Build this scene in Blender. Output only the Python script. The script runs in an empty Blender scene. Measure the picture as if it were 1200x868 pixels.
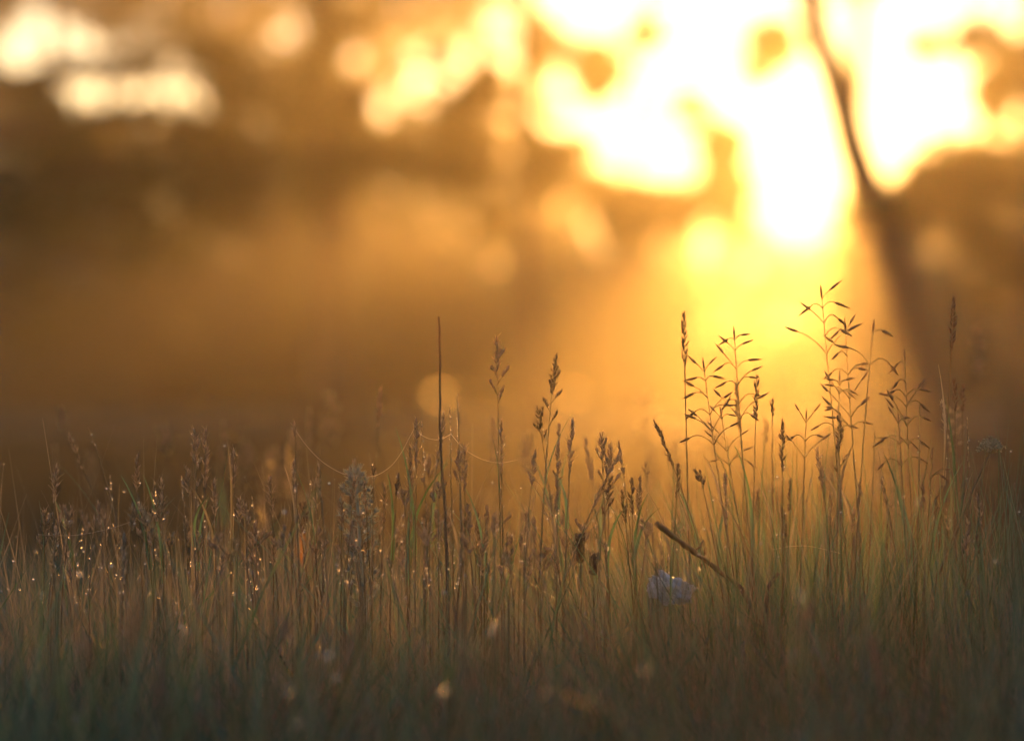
import bpy, math, random
import numpy as np
from mathutils import Vector, Matrix

random.seed(7)
R = random.Random(11)
S = bpy.context.scene
COL = S.collection

# ------------------------------------------------------------------ camera
F = 4500.0            # focal length in photo pixels (135 mm on a 36 mm frame, 1200 px wide)
H = 0.75              # eye height
HZ = 430.0            # row of the horizon
FOCUS = 3.5
cd = bpy.data.cameras.new('camera')
cam = bpy.data.objects.new('camera', cd); COL.objects.link(cam)
cd.lens = 135; cd.sensor_width = 36
cd.clip_start = 0.05; cd.clip_end = 600
cam.location = (0, 0, H)
cam.rotation_euler = (math.radians(90) + math.atan((HZ - 434) / -F), 0, 0)
cd.dof.use_dof = True
cd.dof.focus_distance = FOCUS
cd.dof.aperture_fstop = 3.3
cd.dof.aperture_blades = 0
S.camera = cam

# ------------------------------------------------------------------ sky, sun, exposure
SUN_EL = math.radians(3.7)
SUN_AZ = math.radians(4.6)      # to the right of the view axis
W = bpy.data.worlds.new('World'); S.world = W; W.use_nodes = True
nt = W.node_tree
bg = nt.nodes['Background']
sky = nt.nodes.new('ShaderNodeTexSky'); sky.sky_type = 'NISHITA'; sky.sun_disc = False
sky.sun_elevation = SUN_EL; sky.sun_rotation = SUN_AZ
sky.dust_density = 0.5; sky.air_density = 1.0; sky.ozone_density = 3.0
nt.links.new(sky.outputs[0], bg.inputs[0])
bg.inputs[1].default_value = 0.15

sd = bpy.data.lights.new('sun', 'SUN'); sd.energy = 4.0; sd.angle = math.radians(0.5)
sd.color = (1.0, 0.395, 0.055)
sun = bpy.data.objects.new('sun', sd); COL.objects.link(sun)
dirv = Vector((math.sin(SUN_AZ) * math.cos(SUN_EL), math.cos(SUN_AZ) * math.cos(SUN_EL), math.sin(SUN_EL)))
sun.rotation_euler = dirv.to_track_quat('Z', 'Y').to_euler()
sun.location = dirv * 30

S.view_settings.view_transform = 'Standard'
S.view_settings.look = 'None'
S.view_settings.gamma = 1
S.view_settings.exposure = 0.86
S.view_settings.use_curve_mapping = False
S.cycles.max_bounces = 7
S.cycles.transmission_bounces = 5
S.cycles.diffuse_bounces = 3
S.cycles.volume_bounces = 0
S.cycles.use_adaptive_sampling = False
S.cycles.sample_clamp_indirect = 40
S.cycles.sample_clamp_direct = 0
S.cycles.use_denoising = True
S.cycles.caustics_reflective = True
S.cycles.caustics_refractive = True

HAZE_DENSITY = 0.00095
HAZE_G = 0.865
HAZE_COLOR = (0.97, 0.95, 0.92, 1)

# ------------------------------------------------------------------ helpers
def P(px, py, d):
    return Vector(((px - 600) / F * d, d, H + (HZ - py) / F * d))

def tag(o, label=None, cat=None, group=None, kind=None):
    if label: o['label'] = label
    if cat: o['category'] = cat
    if group: o['group'] = group
    if kind: o['kind'] = kind
    return o

class MB:
    def __init__(s): s.v = []; s.f = []
    def add(s, vs, fs):
        b = len(s.v); s.v += vs; s.f += [tuple(b + i for i in f) for f in fs]
    def tube(s, pts, rad, n=5):
        pts = [Vector(p) for p in pts]
        vs = []; fs = []
        m = len(pts)
        for i, p in enumerate(pts):
            t = (pts[min(i + 1, m - 1)] - pts[max(i - 1, 0)])
            t = t.normalized() if t.length > 1e-9 else Vector((0, 0, 1))
            a = t.cross(Vector((0.13, 1, 0.07))); a = a.normalized() if a.length > 1e-6 else Vector((1, 0, 0))
            b = t.cross(a)
            r = rad(i / (m - 1)) if callable(rad) else rad
            for k in range(n):
                an = 2 * math.pi * k / n
                vs.append(p + a * (r * math.cos(an)) + b * (r * math.sin(an)))
        for i in range(m - 1):
            for k in range(n):
                k2 = (k + 1) % n
                fs.append((i * n + k, i * n + k2, (i + 1) * n + k2, (i + 1) * n + k))
        fs.append(tuple(range(n))[::-1]); fs.append(tuple((m - 1) * n + k for k in range(n)))
        s.add(vs, fs)
    def spindle(s, a, b, w, n=4, fat=0.4):
        a = Vector(a); b = Vector(b); t = b - a
        if t.length < 1e-7: return
        tn = t.normalized()
        u = tn.cross(Vector((0.3, 1, 0.1))).normalized(); v = tn.cross(u)
        vs = [a]; fs = []
        for q, ww in ((fat * .55, .8), (fat, 1), (fat + (1 - fat) * .5, .7)):
            for k in range(n):
                an = 2 * math.pi * k / n
                vs.append(a + t * q + (u * math.cos(an) + v * math.sin(an)) * (w * ww * .5))
        vs.append(b)
        for k in range(n):
            k2 = (k + 1) % n
            fs.append((0, 1 + k2, 1 + k))
            fs.append((1 + k, 1 + k2, 1 + n + k2, 1 + n + k))
            fs.append((1 + n + k, 1 + n + k2, 1 + 2 * n + k2, 1 + 2 * n + k))
            fs.append((1 + 2 * n + k, 1 + 2 * n + k2, 1 + 3 * n))
        s.add(vs, fs)
    def ribbon(s, pts, w, side):
        """a leaf blade along pts; w(t) = width, side = width direction; slightly folded at the midrib"""
        vs = []; fs = []; m = len(pts)
        for i, p in enumerate(pts):
            ww = w(i / (m - 1)) * .5
            t = (Vector(pts[min(i + 1, m - 1)]) - Vector(pts[max(i - 1, 0)])).normalized()
            nn = t.cross(side).normalized()
            vs += [p - side * ww, p + nn * (ww * .45), p + side * ww]
        for i in range(m - 1):
            a = i * 3
            fs += [(a, a + 1, a + 4, a + 3), (a + 1, a + 2, a + 5, a + 4)]
        s.add(vs, fs)
    def ball(s, c, r, rz=1.0):
        c = Vector(c); vs = []; fs = []
        n = 8; rings = 5
        vs.append(c + Vector((0, 0, r * rz)))
        for i in range(1, rings):
            th = math.pi * i / rings
            for k in range(n):
                an = 2 * math.pi * k / n
                vs.append(c + Vector((r * math.sin(th) * math.cos(an), r * math.sin(th) * math.sin(an), r * rz * math.cos(th))))
        vs.append(c - Vector((0, 0, r * rz)))
        for k in range(n):
            k2 = (k + 1) % n
            fs.append((0, 1 + k, 1 + k2))
            for i in range(rings - 2):
                a = 1 + i * n
                fs.append((a + k, a + n + k, a + n + k2, a + k2))
            a = 1 + (rings - 2) * n
            fs.append((a + k, len(vs) - 1, a + k2))
        s.add(vs, fs)
    def build(s, name, mat, parent=None, smooth=True):
        me = bpy.data.meshes.new(name)
        me.from_pydata([tuple(v) for v in s.v], [], s.f)
        me.materials.append(mat)
        if smooth: me.polygons.foreach_set('use_smooth', [True] * len(me.polygons))
        me.update()
        o = bpy.data.objects.new(name, me); COL.objects.link(o)
        if parent:
            o.parent = parent
            o.matrix_parent_inverse = Matrix.Translation(-parent.location)
        return o

def np_mesh(name, V, Fq, mat, parent=None, smooth=True):
    """V (n,3), Fq (m,4) quads"""
    me = bpy.data.meshes.new(name)
    me.vertices.add(len(V)); me.vertices.foreach_set('co', np.asarray(V, dtype=np.float32).ravel())
    k = Fq.shape[1]
    me.loops.add(Fq.size); me.loops.foreach_set('vertex_index', Fq.ravel().astype(np.int32))
    me.polygons.add(len(Fq))
    me.polygons.foreach_set('loop_start', np.arange(0, Fq.size, k, dtype=np.int32))
    me.polygons.foreach_set('loop_total', np.full(len(Fq), k, dtype=np.int32))
    me.update(calc_edges=True); me.validate()
    if smooth: me.polygons.foreach_set('use_smooth', [True] * len(me.polygons))
    me.materials.append(mat)
    o = bpy.data.objects.new(name, me); COL.objects.link(o)
    if parent:
        o.parent = parent
        o.matrix_parent_inverse = Matrix.Translation(-parent.location)
    return o

def empty(name, loc):
    o = bpy.data.objects.new(name, None); COL.objects.link(o); o.location = loc; o.empty_display_size = .02
    return o

# ------------------------------------------------------------------ materials
def ramp_mat(name, cols, rough=.6, transl=.0, tcol=None, spec=.5, noise=None, bump=0.0, sheen=0.0):
    """colour varied piece by piece (one leaf, one spikelet) and by a little noise"""
    m = bpy.data.materials.new(name); m.use_nodes = True
    n = m.node_tree; b = n.nodes['Principled BSDF']; out = n.nodes['Material Output']
    g = n.nodes.new('ShaderNodeNewGeometry')
    cr = n.nodes.new('ShaderNodeValToRGB')
    e = cr.color_ramp.elements
    e[0].color = (*cols[0], 1); e[0].position = 0
    e[1].color = (*cols[-1], 1); e[1].position = 1
    for i, c in enumerate(cols[1:-1]):
        x = e.new((i + 1) / (len(cols) - 1)); x.color = (*c, 1)
    if noise:
        tx = n.nodes.new('ShaderNodeTexNoise'); tx.inputs['Scale'].default_value = noise
        tx.inputs['Detail'].default_value = 4
        tc = n.nodes.new('ShaderNodeTexCoord'); n.links.new(tc.outputs['Object'], tx.inputs['Vector'])
        ad = n.nodes.new('ShaderNodeMath'); ad.operation = 'MULTIPLY_ADD'
        n.links.new(tx.outputs['Fac'], ad.inputs[0]); ad.inputs[1].default_value = 1.4; ad.inputs[2].default_value = -.7
        a2 = n.nodes.new('ShaderNodeMath'); a2.operation = 'ADD'
        n.links.new(g.outputs['Random Per Island'], a2.inputs[0]); n.links.new(ad.outputs[0], a2.inputs[1])
        n.links.new(a2.outputs[0], cr.inputs[0])
        if bump:
            bp = n.nodes.new('ShaderNodeBump'); bp.inputs['Strength'].default_value = bump
            n.links.new(tx.outputs['Fac'], bp.inputs['Height']); n.links.new(bp.outputs[0], b.inputs['Normal'])
    else:
        n.links.new(g.outputs['Random Per Island'], cr.inputs[0])
    n.links.new(cr.outputs[0], b.inputs['Base Color'])
    b.inputs['Roughness'].default_value = rough
    b.inputs['Specular IOR Level'].default_value = spec
    if sheen:
        b.inputs['Sheen Weight'].default_value = sheen
        b.inputs['Sheen Roughness'].default_value = .4
    if transl:
        t = n.nodes.new('ShaderNodeBsdfTranslucent')
        mx = n.nodes.new('ShaderNodeMixShader'); mx.inputs[0].default_value = transl
        if tcol:
            mc = n.nodes.new('ShaderNodeMix'); mc.data_type = 'RGBA'; mc.blend_type = 'MULTIPLY'; mc.inputs[0].default_value = 1
            n.links.new(cr.outputs[0], mc.inputs[6]); mc.inputs[7].default_value = (*tcol, 1)
            n.links.new(mc.outputs[2], t.inputs[0])
        else:
            n.links.new(cr.outputs[0], t.inputs[0])
        n.links.new(b.outputs[0], mx.inputs[1]); n.links.new(t.outputs[0], mx.inputs[2])
        n.links.new(mx.outputs[0], out.inputs[0])
    return m

M = {}
M['blade'] = ramp_mat('grass_blade', [(.03, .07, .045), (.09, .17, .10), (.05, .10, .06), (.14, .25, .17), (.08, .16, .13), (.24, .28, .18)], .33, .32, (1.1, 1.5, .9), noise=9)
M['dry'] = ramp_mat('dry_blade', [(.26, .23, .17), (.40, .36, .27), (.17, .16, .11), (.33, .29, .20)], .30, .45, (1.05, 1.05, .95), noise=12)
M['stem'] = ramp_mat('stalk_stem', [(.10, .10, .045), (.17, .13, .07)], .4, .15, None, noise=14)
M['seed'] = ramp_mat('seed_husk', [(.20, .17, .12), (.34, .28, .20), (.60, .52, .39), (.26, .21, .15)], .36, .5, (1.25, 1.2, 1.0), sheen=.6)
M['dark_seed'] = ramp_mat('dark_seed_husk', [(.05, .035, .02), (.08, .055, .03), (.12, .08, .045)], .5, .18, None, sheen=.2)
M['pink_seed'] = ramp_mat('reddish_seed_husk', [(.22, .14, .11), (.30, .20, .16), (.25, .18, .13)], .55, .35, (1.1, 1.0, .95), sheen=.3)
M['silver'] = ramp_mat('silvery_leaf', [(.32, .40, .36), (.44, .52, .47), (.38, .45, .38)], .55, .45, None, sheen=.6)
M['dead'] = ramp_mat('dead_stalk', [(.045, .035, .028), (.08, .06, .045)], .7, 0, None, noise=40, bump=.3)
M['stick'] = ramp_mat('grey_stick', [(.05, .042, .035), (.10, .08, .065)], .7, 0, None, noise=60, bump=.5)
M['bark'] = ramp_mat('tree_bark', [(.05, .036, .025), (.10, .07, .05)], .9, 0, None, noise=9, bump=.6)
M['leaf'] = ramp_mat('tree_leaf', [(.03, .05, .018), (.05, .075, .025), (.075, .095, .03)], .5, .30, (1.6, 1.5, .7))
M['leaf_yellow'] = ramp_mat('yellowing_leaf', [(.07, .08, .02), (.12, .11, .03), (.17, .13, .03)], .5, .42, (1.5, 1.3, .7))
M['bush'] = ramp_mat('bush_leaf', [(.03, .045, .02), (.055, .07, .03)], .55, .3, (1.5, 1.3, .7))
M['orange_leaf'] = ramp_mat('withered_orange_leaf', [(.22, .11, .04), (.32, .17, .06)], .5, .55, None, noise=60)
M['umbel'] = ramp_mat('umbel_floret', [(.30, .34, .22), (.50, .52, .38)], .6, .4, None)

m = bpy.data.materials.new('spider_silk'); m.use_nodes = True
b = m.node_tree.nodes['Principled BSDF']; b.inputs['Base Color'].default_value = (.75, .7, .62, 1); b.inputs['Roughness'].default_value = .35
t = m.node_tree.nodes.new('ShaderNodeBsdfTranslucent'); t.inputs[0].default_value = (.8, .75, .65, 1)
mx = m.node_tree.nodes.new('ShaderNodeMixShader'); mx.inputs[0].default_value = .6
m.node_tree.links.new(b.outputs[0], mx.inputs[1]); m.node_tree.links.new(t.outputs[0], mx.inputs[2])
m.node_tree.links.new(mx.outputs[0], m.node_tree.nodes['Material Output'].inputs[0])
M['silk'] = m

m = bpy.data.materials.new('dew_water'); m.use_nodes = True
n = m.node_tree; n.nodes.remove(n.nodes['Principled BSDF'])
g = n.nodes.new('ShaderNodeBsdfGlass'); g.inputs['Roughness'].default_value = .16; g.inputs['IOR'].default_value = 1.33
n.links.new(g.outputs[0], n.nodes['Material Output'].inputs[0])
M['dew'] = m

m = bpy.data.materials.new('crumpled_film'); m.use_nodes = True
n = m.node_tree; b = n.nodes['Principled BSDF']
tx = n.nodes.new('ShaderNodeTexNoise'); tx.inputs['Scale'].default_value = 160; tx.inputs['Detail'].default_value = 5
cr = n.nodes.new('ShaderNodeValToRGB'); cr.color_ramp.elements[0].color = (.68, .76, .80, 1); cr.color_ramp.elements[1].color = (.92, .95, .97, 1)
cr.color_ramp.elements[0].position = .35; cr.color_ramp.elements[1].position = .65
n.links.new(tx.outputs['Fac'], cr.inputs[0]); n.links.new(cr.outputs[0], b.inputs['Base Color'])
b.inputs['Roughness'].default_value = .25; b.inputs['Metallic'].default_value = .15
bp = n.nodes.new('ShaderNodeBump'); bp.inputs['Strength'].default_value = .7; bp.inputs['Distance'].default_value = .002
n.links.new(tx.outputs['Fac'], bp.inputs['Height']); n.links.new(bp.outputs[0], b.inputs['Normal'])
M['film'] = m

m = bpy.data.materials.new('meadow_ground'); m.use_nodes = True
n = m.node_tree; b = n.nodes['Principled BSDF']
tc = n.nodes.new('ShaderNodeTexCoord')
tx = n.nodes.new('ShaderNodeTexNoise'); tx.inputs['Scale'].default_value = .5; tx.inputs['Detail'].default_value = 8; tx.inputs['Roughness'].default_value = .7
n.links.new(tc.outputs['Object'], tx.inputs['Vector'])
cr = n.nodes.new('ShaderNodeValToRGB'); e = cr.color_ramp.elements
e[0].color = (.03, .030, .012, 1); e[0].position = .35; e[1].color = (.09, .065, .03, 1); e[1].position = .68
x = e.new(.5); x.color = (.05, .045, .018, 1)
n.links.new(tx.outputs['Fac'], cr.inputs[0]); n.links.new(cr.outputs[0], b.inputs['Base Color']); b.inputs['Roughness'].default_value = .95
b.inputs['Specular IOR Level'].default_value = .1
bp = n.nodes.new('ShaderNodeBump'); bp.inputs['Strength'].default_value = .8; bp.inputs['Distance'].default_value = .2
n.links.new(tx.outputs['Fac'], bp.inputs['Height']); n.links.new(bp.outputs[0], b.inputs['Normal'])
M['ground'] = m

# ------------------------------------------------------------------ ground
gx = np.linspace(-70, 70, 141); gy = np.linspace(-16, 126, 135)
X, Y = np.meshgrid(gx, gy)
Z = (.05 * np.sin(X * .31 + 1) * np.cos(Y * .23) + .04 * np.sin(X * .9 + Y * .7)) * np.clip((Y - 8) / 20, 0, 1)
V = np.stack([X.ravel(), Y.ravel(), Z.ravel()], 1)
i = np.arange(134)[:, None] * 141 + np.arange(140)[None, :]
Fq = np.stack([i, i + 1, i + 142, i + 141], -1).reshape(-1, 4)
tag(np_mesh('ground', V, Fq, M['ground']), kind='structure')

# ------------------------------------------------------------------ haze
bm = MB()
x0, x1, y0, y1, z0, z1 = -72, 72, -18, 128, -1.2, 19
vs = [Vector((x, y, z)) for z in (z0, z1) for y in (y0, y1) for x in (x0, x1)]
bm.add(vs, [(0, 2, 3, 1), (4, 5, 7, 6), (0, 1, 5, 4), (1, 3, 7, 5), (3, 2, 6, 7), (2, 0, 4, 6)])
m = bpy.data.materials.new('haze'); m.use_nodes = True
n = m.node_tree; n.nodes.remove(n.nodes['Principled BSDF'])
pv = n.nodes.new('ShaderNodeVolumePrincipled')
pv.inputs['Color'].default_value = HAZE_COLOR
pv.inputs['Density'].default_value = HAZE_DENSITY
pv.inputs['Anisotropy'].default_value = HAZE_G
n.links.new(pv.outputs[0], n.nodes['Material Output'].inputs['Volume'])
hz = bm.build('haze', m, smooth=False)
tag(hz, 'thin golden morning mist filling the air over the meadow', 'mist', kind='stuff')
del hz['category']; hz['category'] = 'mist'

# ------------------------------------------------------------------ background trees and bushes
RN = np.random.default_rng(5)
def leaf_cloud(centres, radii, counts, size, flat=.8):
    """many leaf shaped quads gathered in clumps"""
    C = []
    for c, r, k in zip(centres, radii, counts):
        u = RN.normal(size=(k, 3)); u /= np.linalg.norm(u, axis=1)[:, None]
        q = RN.random(k) ** .45
        p = np.array(c)[None] + u * q[:, None] * np.array(r)[None]
        C.append(p)
    C = np.concatenate(C)
    k = len(C)
    a = RN.normal(size=(k, 3)); a /= np.linalg.norm(a, axis=1)[:, None]
    b = RN.normal(size=(k, 3)); b -= (a * b).sum(1)[:, None] * a; b /= np.linalg.norm(b, axis=1)[:, None]
    s = size * (.6 + .8 * RN.random(k))[:, None]
    V = np.stack([C - a * s, C - b * s * .5, C + a * s, C + b * s * .5], 1).reshape(-1, 3)
    return V, np.arange(4 * k).reshape(-1, 4)

def tree(name, label, cat, path, rad, limbs, clumps, leafsize, leafmat, group=None):
    """path: trunk points; limbs: lists of points; clumps: (centre, radius xyz, leaf count)"""
    root = empty(name, path[0]); tag(root, label, cat, group)
    tb = MB()
    n = 14; pts = []
    P_ = [Vector(p) for p in path]
    for i in range(n + 1):
        t = i / n * (len(P_) - 1); k = min(int(t), len(P_) - 2); f = t - k
        q = P_[k].lerp(P_[k + 1], f)
        q += Vector((math.sin(i * 1.7), math.cos(i * 1.3), 0)) * rad * .12
        pts.append(q)
    tb.tube(pts, lambda t: rad * (1 - .62 * t) * (1 + .5 * max(0, .12 - t) / .12), 10)
    tb.build('trunk', M['bark'], root)
    if limbs:
        lb = MB()
        for (a, b_, r) in limbs:
            a = Vector(a); b_ = Vector(b_); mid = a.lerp(b_, .5) + Vector((R.uniform(-.15, .15), R.uniform(-.15, .15), .12)) * (b_ - a).length
            pp = [a.lerp(mid, t).lerp(mid.lerp(b_, t), t) for t in [i / 6 for i in range(7)]]
            lb.tube(pp, lambda t: r * (1 - .8 * t) + .004, 6)
            for k in (3, 4, 5):
                e = pp[k] + Vector((R.uniform(-1, 1), R.uniform(-1, 1), R.uniform(-.2, .8))) * (b_ - a).length * .35
                lb.tube([pp[k], pp[k].lerp(e, .5) + Vector((0, 0, .05)), e], lambda t: r * .3 * (1 - .8 * t) + .003, 4)
        lb.build('limbs', M['bark'], root)
    V, Fq = leaf_cloud([c for c, r, k in clumps], [r for c, r, k in clumps], [k for c, r, k in clumps], leafsize)
    np_mesh('crown', V, Fq, leafmat, root, smooth=False)
    return root

def pc(px, py, d, rpx, k, ry=None, asp=1.0):
    """a clump of leaves seen near (px, py) at distance d, rpx wide"""
    r = rpx / F * d
    return (tuple(P(px, py, d)), (r, ry or max(r, .35), r * asp), k)

def up_crown(cx, cy, z0, z1, rx, n, k):
    """the rest of a crown, above the picture"""
    out = []
    for i in range(n):
        a = R.uniform(0, 6.28); q = R.random() ** .5
        z = R.uniform(z0, z1); w = 1 - .5 * (z - z0) / (z1 - z0)
        out.append(((cx + rx * w * q * math.cos(a), cy + rx * w * q * math.sin(a), z), (.7, .7, .5), k))
    return out

def limbs_to(path, clumps, r):
    """a limb to each clump from the nearest lower trunk point"""
    out = []
    for c, rr, k in clumps:
        c = Vector(c); best = None
        for i in range(21):
            t = i / 20 * (len(path) - 1); j = min(int(t), len(path) - 2)
            q = Vector(path[j]).lerp(Vector(path[j + 1]), t - j)
            if q.z > c.z - .15 * (c - q).length and i > 2: pass
            s = (q - c).length + max(0, q.z - c.z) * 3
            if best is None or s < best[0]: best = (s, q)
        out.append((best[1], c, r))
    return out

# tree at upper left: dark olive boughs with bright sky between
d = 33
b0 = P(-60, HZ, d)
path = [(b0.x, d, 0), (b0.x + .1, d, 2.5), (b0.x - .1, d + .3, 5.5), (b0.x, d + .2, 9.5)]
cl = [pc(60, 118, d, 26, 260), pc(95, 140, d - .5, 30, 300), pc(140, 130, d, 22, 200), pc(178, 120, d, 16, 130), pc(50, 175, d, 45, 500),
      pc(115, 190, d + .6, 50, 560), pc(180, 185, d, 42, 430), pc(235, 160, d, 35, 300), pc(175, 68, d, 16, 150), pc(235, 55, d, 24, 260),
      pc(255, 90, d + .5, 24, 230), pc(212, 130, d, 22, 140), pc(265, 130, d, 32, 260), pc(70, 245, d, 55, 420), pc(160, 250, d, 60, 460), pc(250, 230, d, 50, 330),
      pc(30, 95, d, 20, 150), pc(10, 230, d, 46, 420), pc(20, 310, d, 40, 150), pc(85, 335, d + 1, 46, 130), pc(150, 300, d - 1, 36, 110), pc(215, 285, d, 34, 100), pc(40, 380, d + 1, 40, 90), pc(290, 250, d, 30, 80), pc(290, 165, d, 26, 300), pc(300, 205, d, 30, 300), pc(280, 180, d, 22, 200), pc(275, 60, d, 26, 260), pc(175, 75, d, 10, 60), pc(300, 100, d, 26, 240), pc(240, 205, d, 45, 300)]
cl = [(a, b_, int(k * .8)) for a, b_, k in cl]
tree('broadleaf_tree', 'dark olive leafy boughs at upper left with bright sky showing between them', 'tree',
     path, .17, limbs_to(path, cl, .045), cl + up_crown(b0.x, d, 4.4, 9.5, 2.6, 45, 240), .062, M['leaf'])

# tall dark tree behind left of centre
d = 38
b0 = P(388, HZ, d)
path = [(b0.x, d, 0), (b0.x, d, 2.5), (b0.x - .15, d, 6), (b0.x + .1, d, 11)]
cl = [pc(350, 120, d, 30, 260), pc(370, 70, d, 32, 480), pc(395, 130, d, 34, 480), pc(335, 170, d, 40, 360), pc(400, 190, d, 45, 520), pc(440, 180, d, 35, 340),
      pc(350, 215, d, 45, 340), pc(375, 60, d, 28, 380), pc(385, 30, d, 40, 480), pc(425, 150, d, 24, 260), pc(500, 165, d, 45, 480), pc(480, 200, d, 55, 560),
      pc(345, 90, d, 24, 200), pc(430, 30, d, 26, 90), pc(330, 130, d, 22, 150), pc(455, 165, d, 32, 300)]
tree('broadleaf_tree', 'tall dark tree with a broad shadowed trunk and dense leaves left of centre', 'tree',
     path, .22, limbs_to(path, cl, .04), cl + up_crown(b0.x, d, 3.6, 10.5, 2.4, 40, 260), .05, M['leaf'])

# slim upright tree, centre
d = 29
b0 = P(616, HZ, d)
path = [(b0.x + .05, d, 0), (b0.x, d, 3), (b0.x - .1, d, 7), (b0.x, d, 10.5)]
cl = [pc(515, 60, d, 16, 240), pc(570, 85, d, 26, 420), pc(420, 110, d, 22, 260), pc(615, 150, d, 20, 400), pc(640, 200, d, 30, 400), pc(545, 105, d, 22, 230), pc(555, 150, d, 36, 420), pc(530, 185, d, 40, 420), pc(617, 120, d, 12, 130), pc(625, 170, d, 22, 260), pc(575, 190, d, 14, 90),
      pc(645, 190, d, 22, 180), pc(566, 45, d, 12, 70), pc(520, 130, d, 24, 230), pc(472, 70, d, 9, 60), pc(512, 60, d, 8, 55), pc(470, 120, d, 10, 60), pc(570, 225, d, 60, 520),
      pc(505, 100, d, 10, 50), pc(660, 165, d, 14, 80), pc(615, 60, d, 11, 100), pc(620, 90, d, 10, 90)]
tree('slim_tree', 'slim upright tree with a narrow dark trunk at the left edge of the bright sky', 'tree',
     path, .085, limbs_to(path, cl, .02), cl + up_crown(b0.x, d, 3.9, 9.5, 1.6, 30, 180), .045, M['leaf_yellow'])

# leaning tree, right
d = 16
pa = P(1075, 430, d); pb = P(1052, 320, d); pcn = P(1018, 210, d); pd = P(985, 120, d); pe = P(964, 35, d)
up = pe + (pe - pd) * 5.5
path = [(pa.x + .09, d, 0), pa, pb, pcn, pd, pe, up, up + (pe - pd) * 2.5]
cl = [pc(1010, 230, d, 14, 60), pc(1035, 235, d, 16, 80)]
tree('leaning_tree', 'slender dark tree leaning to the left across the brightest sky', 'tree',
     path, .105, limbs_to(path, cl, .012), cl + up_crown(up.x, d, 3.4, 6.5, 1.4, 30, 200), .045, M['leaf'])

# faint trunk behind the leaning tree
d = 58
b0 = P(990, HZ, d)
path = [(b0.x, d, 0), (b0.x, d, 2), (b0.x + .15, d, 3.2), (b0.x + .3, d, 9)]
cl = [pc(1010, 210, d, 24, 240), pc(1045, 225, d, 26, 240), pc(985, 245, d, 14, 120)]
tree('hazy_tree', 'faint straight tree trunk in bright mist just left of the leaning tree', 'tree',
     path, .28, limbs_to(path, cl, .04), cl + up_crown(b0.x + .3, d, 6.6, 10, 2.2, 30, 120), .08, M['leaf_yellow'])

# tree at the right edge
d = 34
b0 = P(1215, HZ, d)
path = [(b0.x, d, 0), (b0.x, d, 3), (b0.x + .2, d, 6), (b0.x, d, 10)]
cl = [pc(1165, 100, d, 34, 600), pc(1150, 40, d, 34, 300), pc(1085, 45, d, 26, 150), pc(1130, 200, d, 50, 900), pc(1080, 215, d, 34, 500), pc(1160, 80, d, 12, 90), pc(1150, 185, d, 36, 300), pc(1110, 190, d, 26, 150), pc(1165, 130, d, 16, 110), pc(1085, 215, d, 34, 250), pc(1140, 240, d, 50, 480),
      pc(1100, 160, d, 14, 50), pc(1075, 180, d, 16, 60), pc(1190, 60, d, 30, 260), pc(1120, 45, d, 18, 60), pc(1190, 200, d, 40, 360), pc(1060, 250, d, 34, 260), pc(1160, 300, d, 60, 500)]
tree('broadleaf_tree', 'loose leafed yellowish tree at the right edge of the bright sky', 'tree',
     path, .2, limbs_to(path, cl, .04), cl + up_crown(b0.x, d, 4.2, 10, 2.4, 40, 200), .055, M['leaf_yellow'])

# tree with thin drooping boughs in front of the sun
d = 46
b0 = P(745, HZ, d)
path = [(b0.x, d, 0), (b0.x - .1, d, 2.4), (b0.x + .1, d, 5.2), (b0.x + .2, d, 10)]
cl = [pc(700, 72, d, 38, 1300), pc(700, 90, d + .6, 26, 600), pc(640, 45, d, 34, 420), pc(760, 30, d, 26, 200), pc(848, 165, d, 34, 1100), pc(850, 215, d, 36, 1000), pc(812, 118, d, 22, 380), pc(905, 45, d, 36, 900), pc(885, 75, d, 22, 240), pc(650, 175, d, 34, 700), pc(735, 245, d, 44, 900), pc(795, 240, d, 30, 500), pc(650, 120, d, 14, 130), pc(680, 165, d, 22, 190), pc(660, 190, d, 22, 200), pc(740, 215, d, 12, 120), pc(845, 155, d, 22, 300), pc(812, 110, d, 13, 120),
      pc(845, 205, d, 30, 420), pc(855, 240, d, 26, 320), pc(905, 42, d, 12, 90), pc(830, 135, d, 14, 110), pc(700, 215, d, 30, 380), pc(745, 235, d, 40, 420), pc(800, 235, d, 30, 360), pc(745, 38, d, 14, 60)]
tree('thin_tree', 'sparse backlit tree with small drooping leaf clumps in front of the glare', 'tree',
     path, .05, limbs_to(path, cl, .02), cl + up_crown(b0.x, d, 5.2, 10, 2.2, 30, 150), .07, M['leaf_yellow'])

# taller hazy trees further back, closing the left half and the gaps below the sky
def fill(px0, px1, py0, py1, d, gaps, step=25, r=24, k=130, dd=2.0):
    out = []
    y = py0
    while y < py1:
        x = px0
        while x < px1:
            qx = x + R.uniform(-9, 9); qy = y + R.uniform(-9, 9)
            if qy < 225 and R.random() < .10: x += step; continue
            if not any(((qx - a) / (w + r * .55)) ** 2 + ((qy - b_) / (h + r * .55)) ** 2 < 1 for a, b_, w, h in gaps):
                out.append(pc(qx, qy, d + R.uniform(-dd, dd), r, k))
            x += step
        y += step
    return out
def back_tree(px, d, x0, x1, y0, y1, gaps, label, mat, r=24, k=150, tr=.25, leaf=.12, high=True):
    b0 = P(px, HZ, d); top = P(px, y0, d).z
    path = [(b0.x, d, 0), (b0.x + .1, d, 2), (b0.x, d, top), (b0.x + .1, d, top + (4 if high else .1))]
    cl = fill(x0, x1, y0, y1, d, gaps, r=r, k=k)
    tree('hazy_tree', label, 'tree', path, tr, limbs_to(path, cl[::5], .03), cl + (up_crown(b0.x, d, top + .4, top + 5, 2.4, 26, 130) if high else []), leaf, mat)
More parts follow.
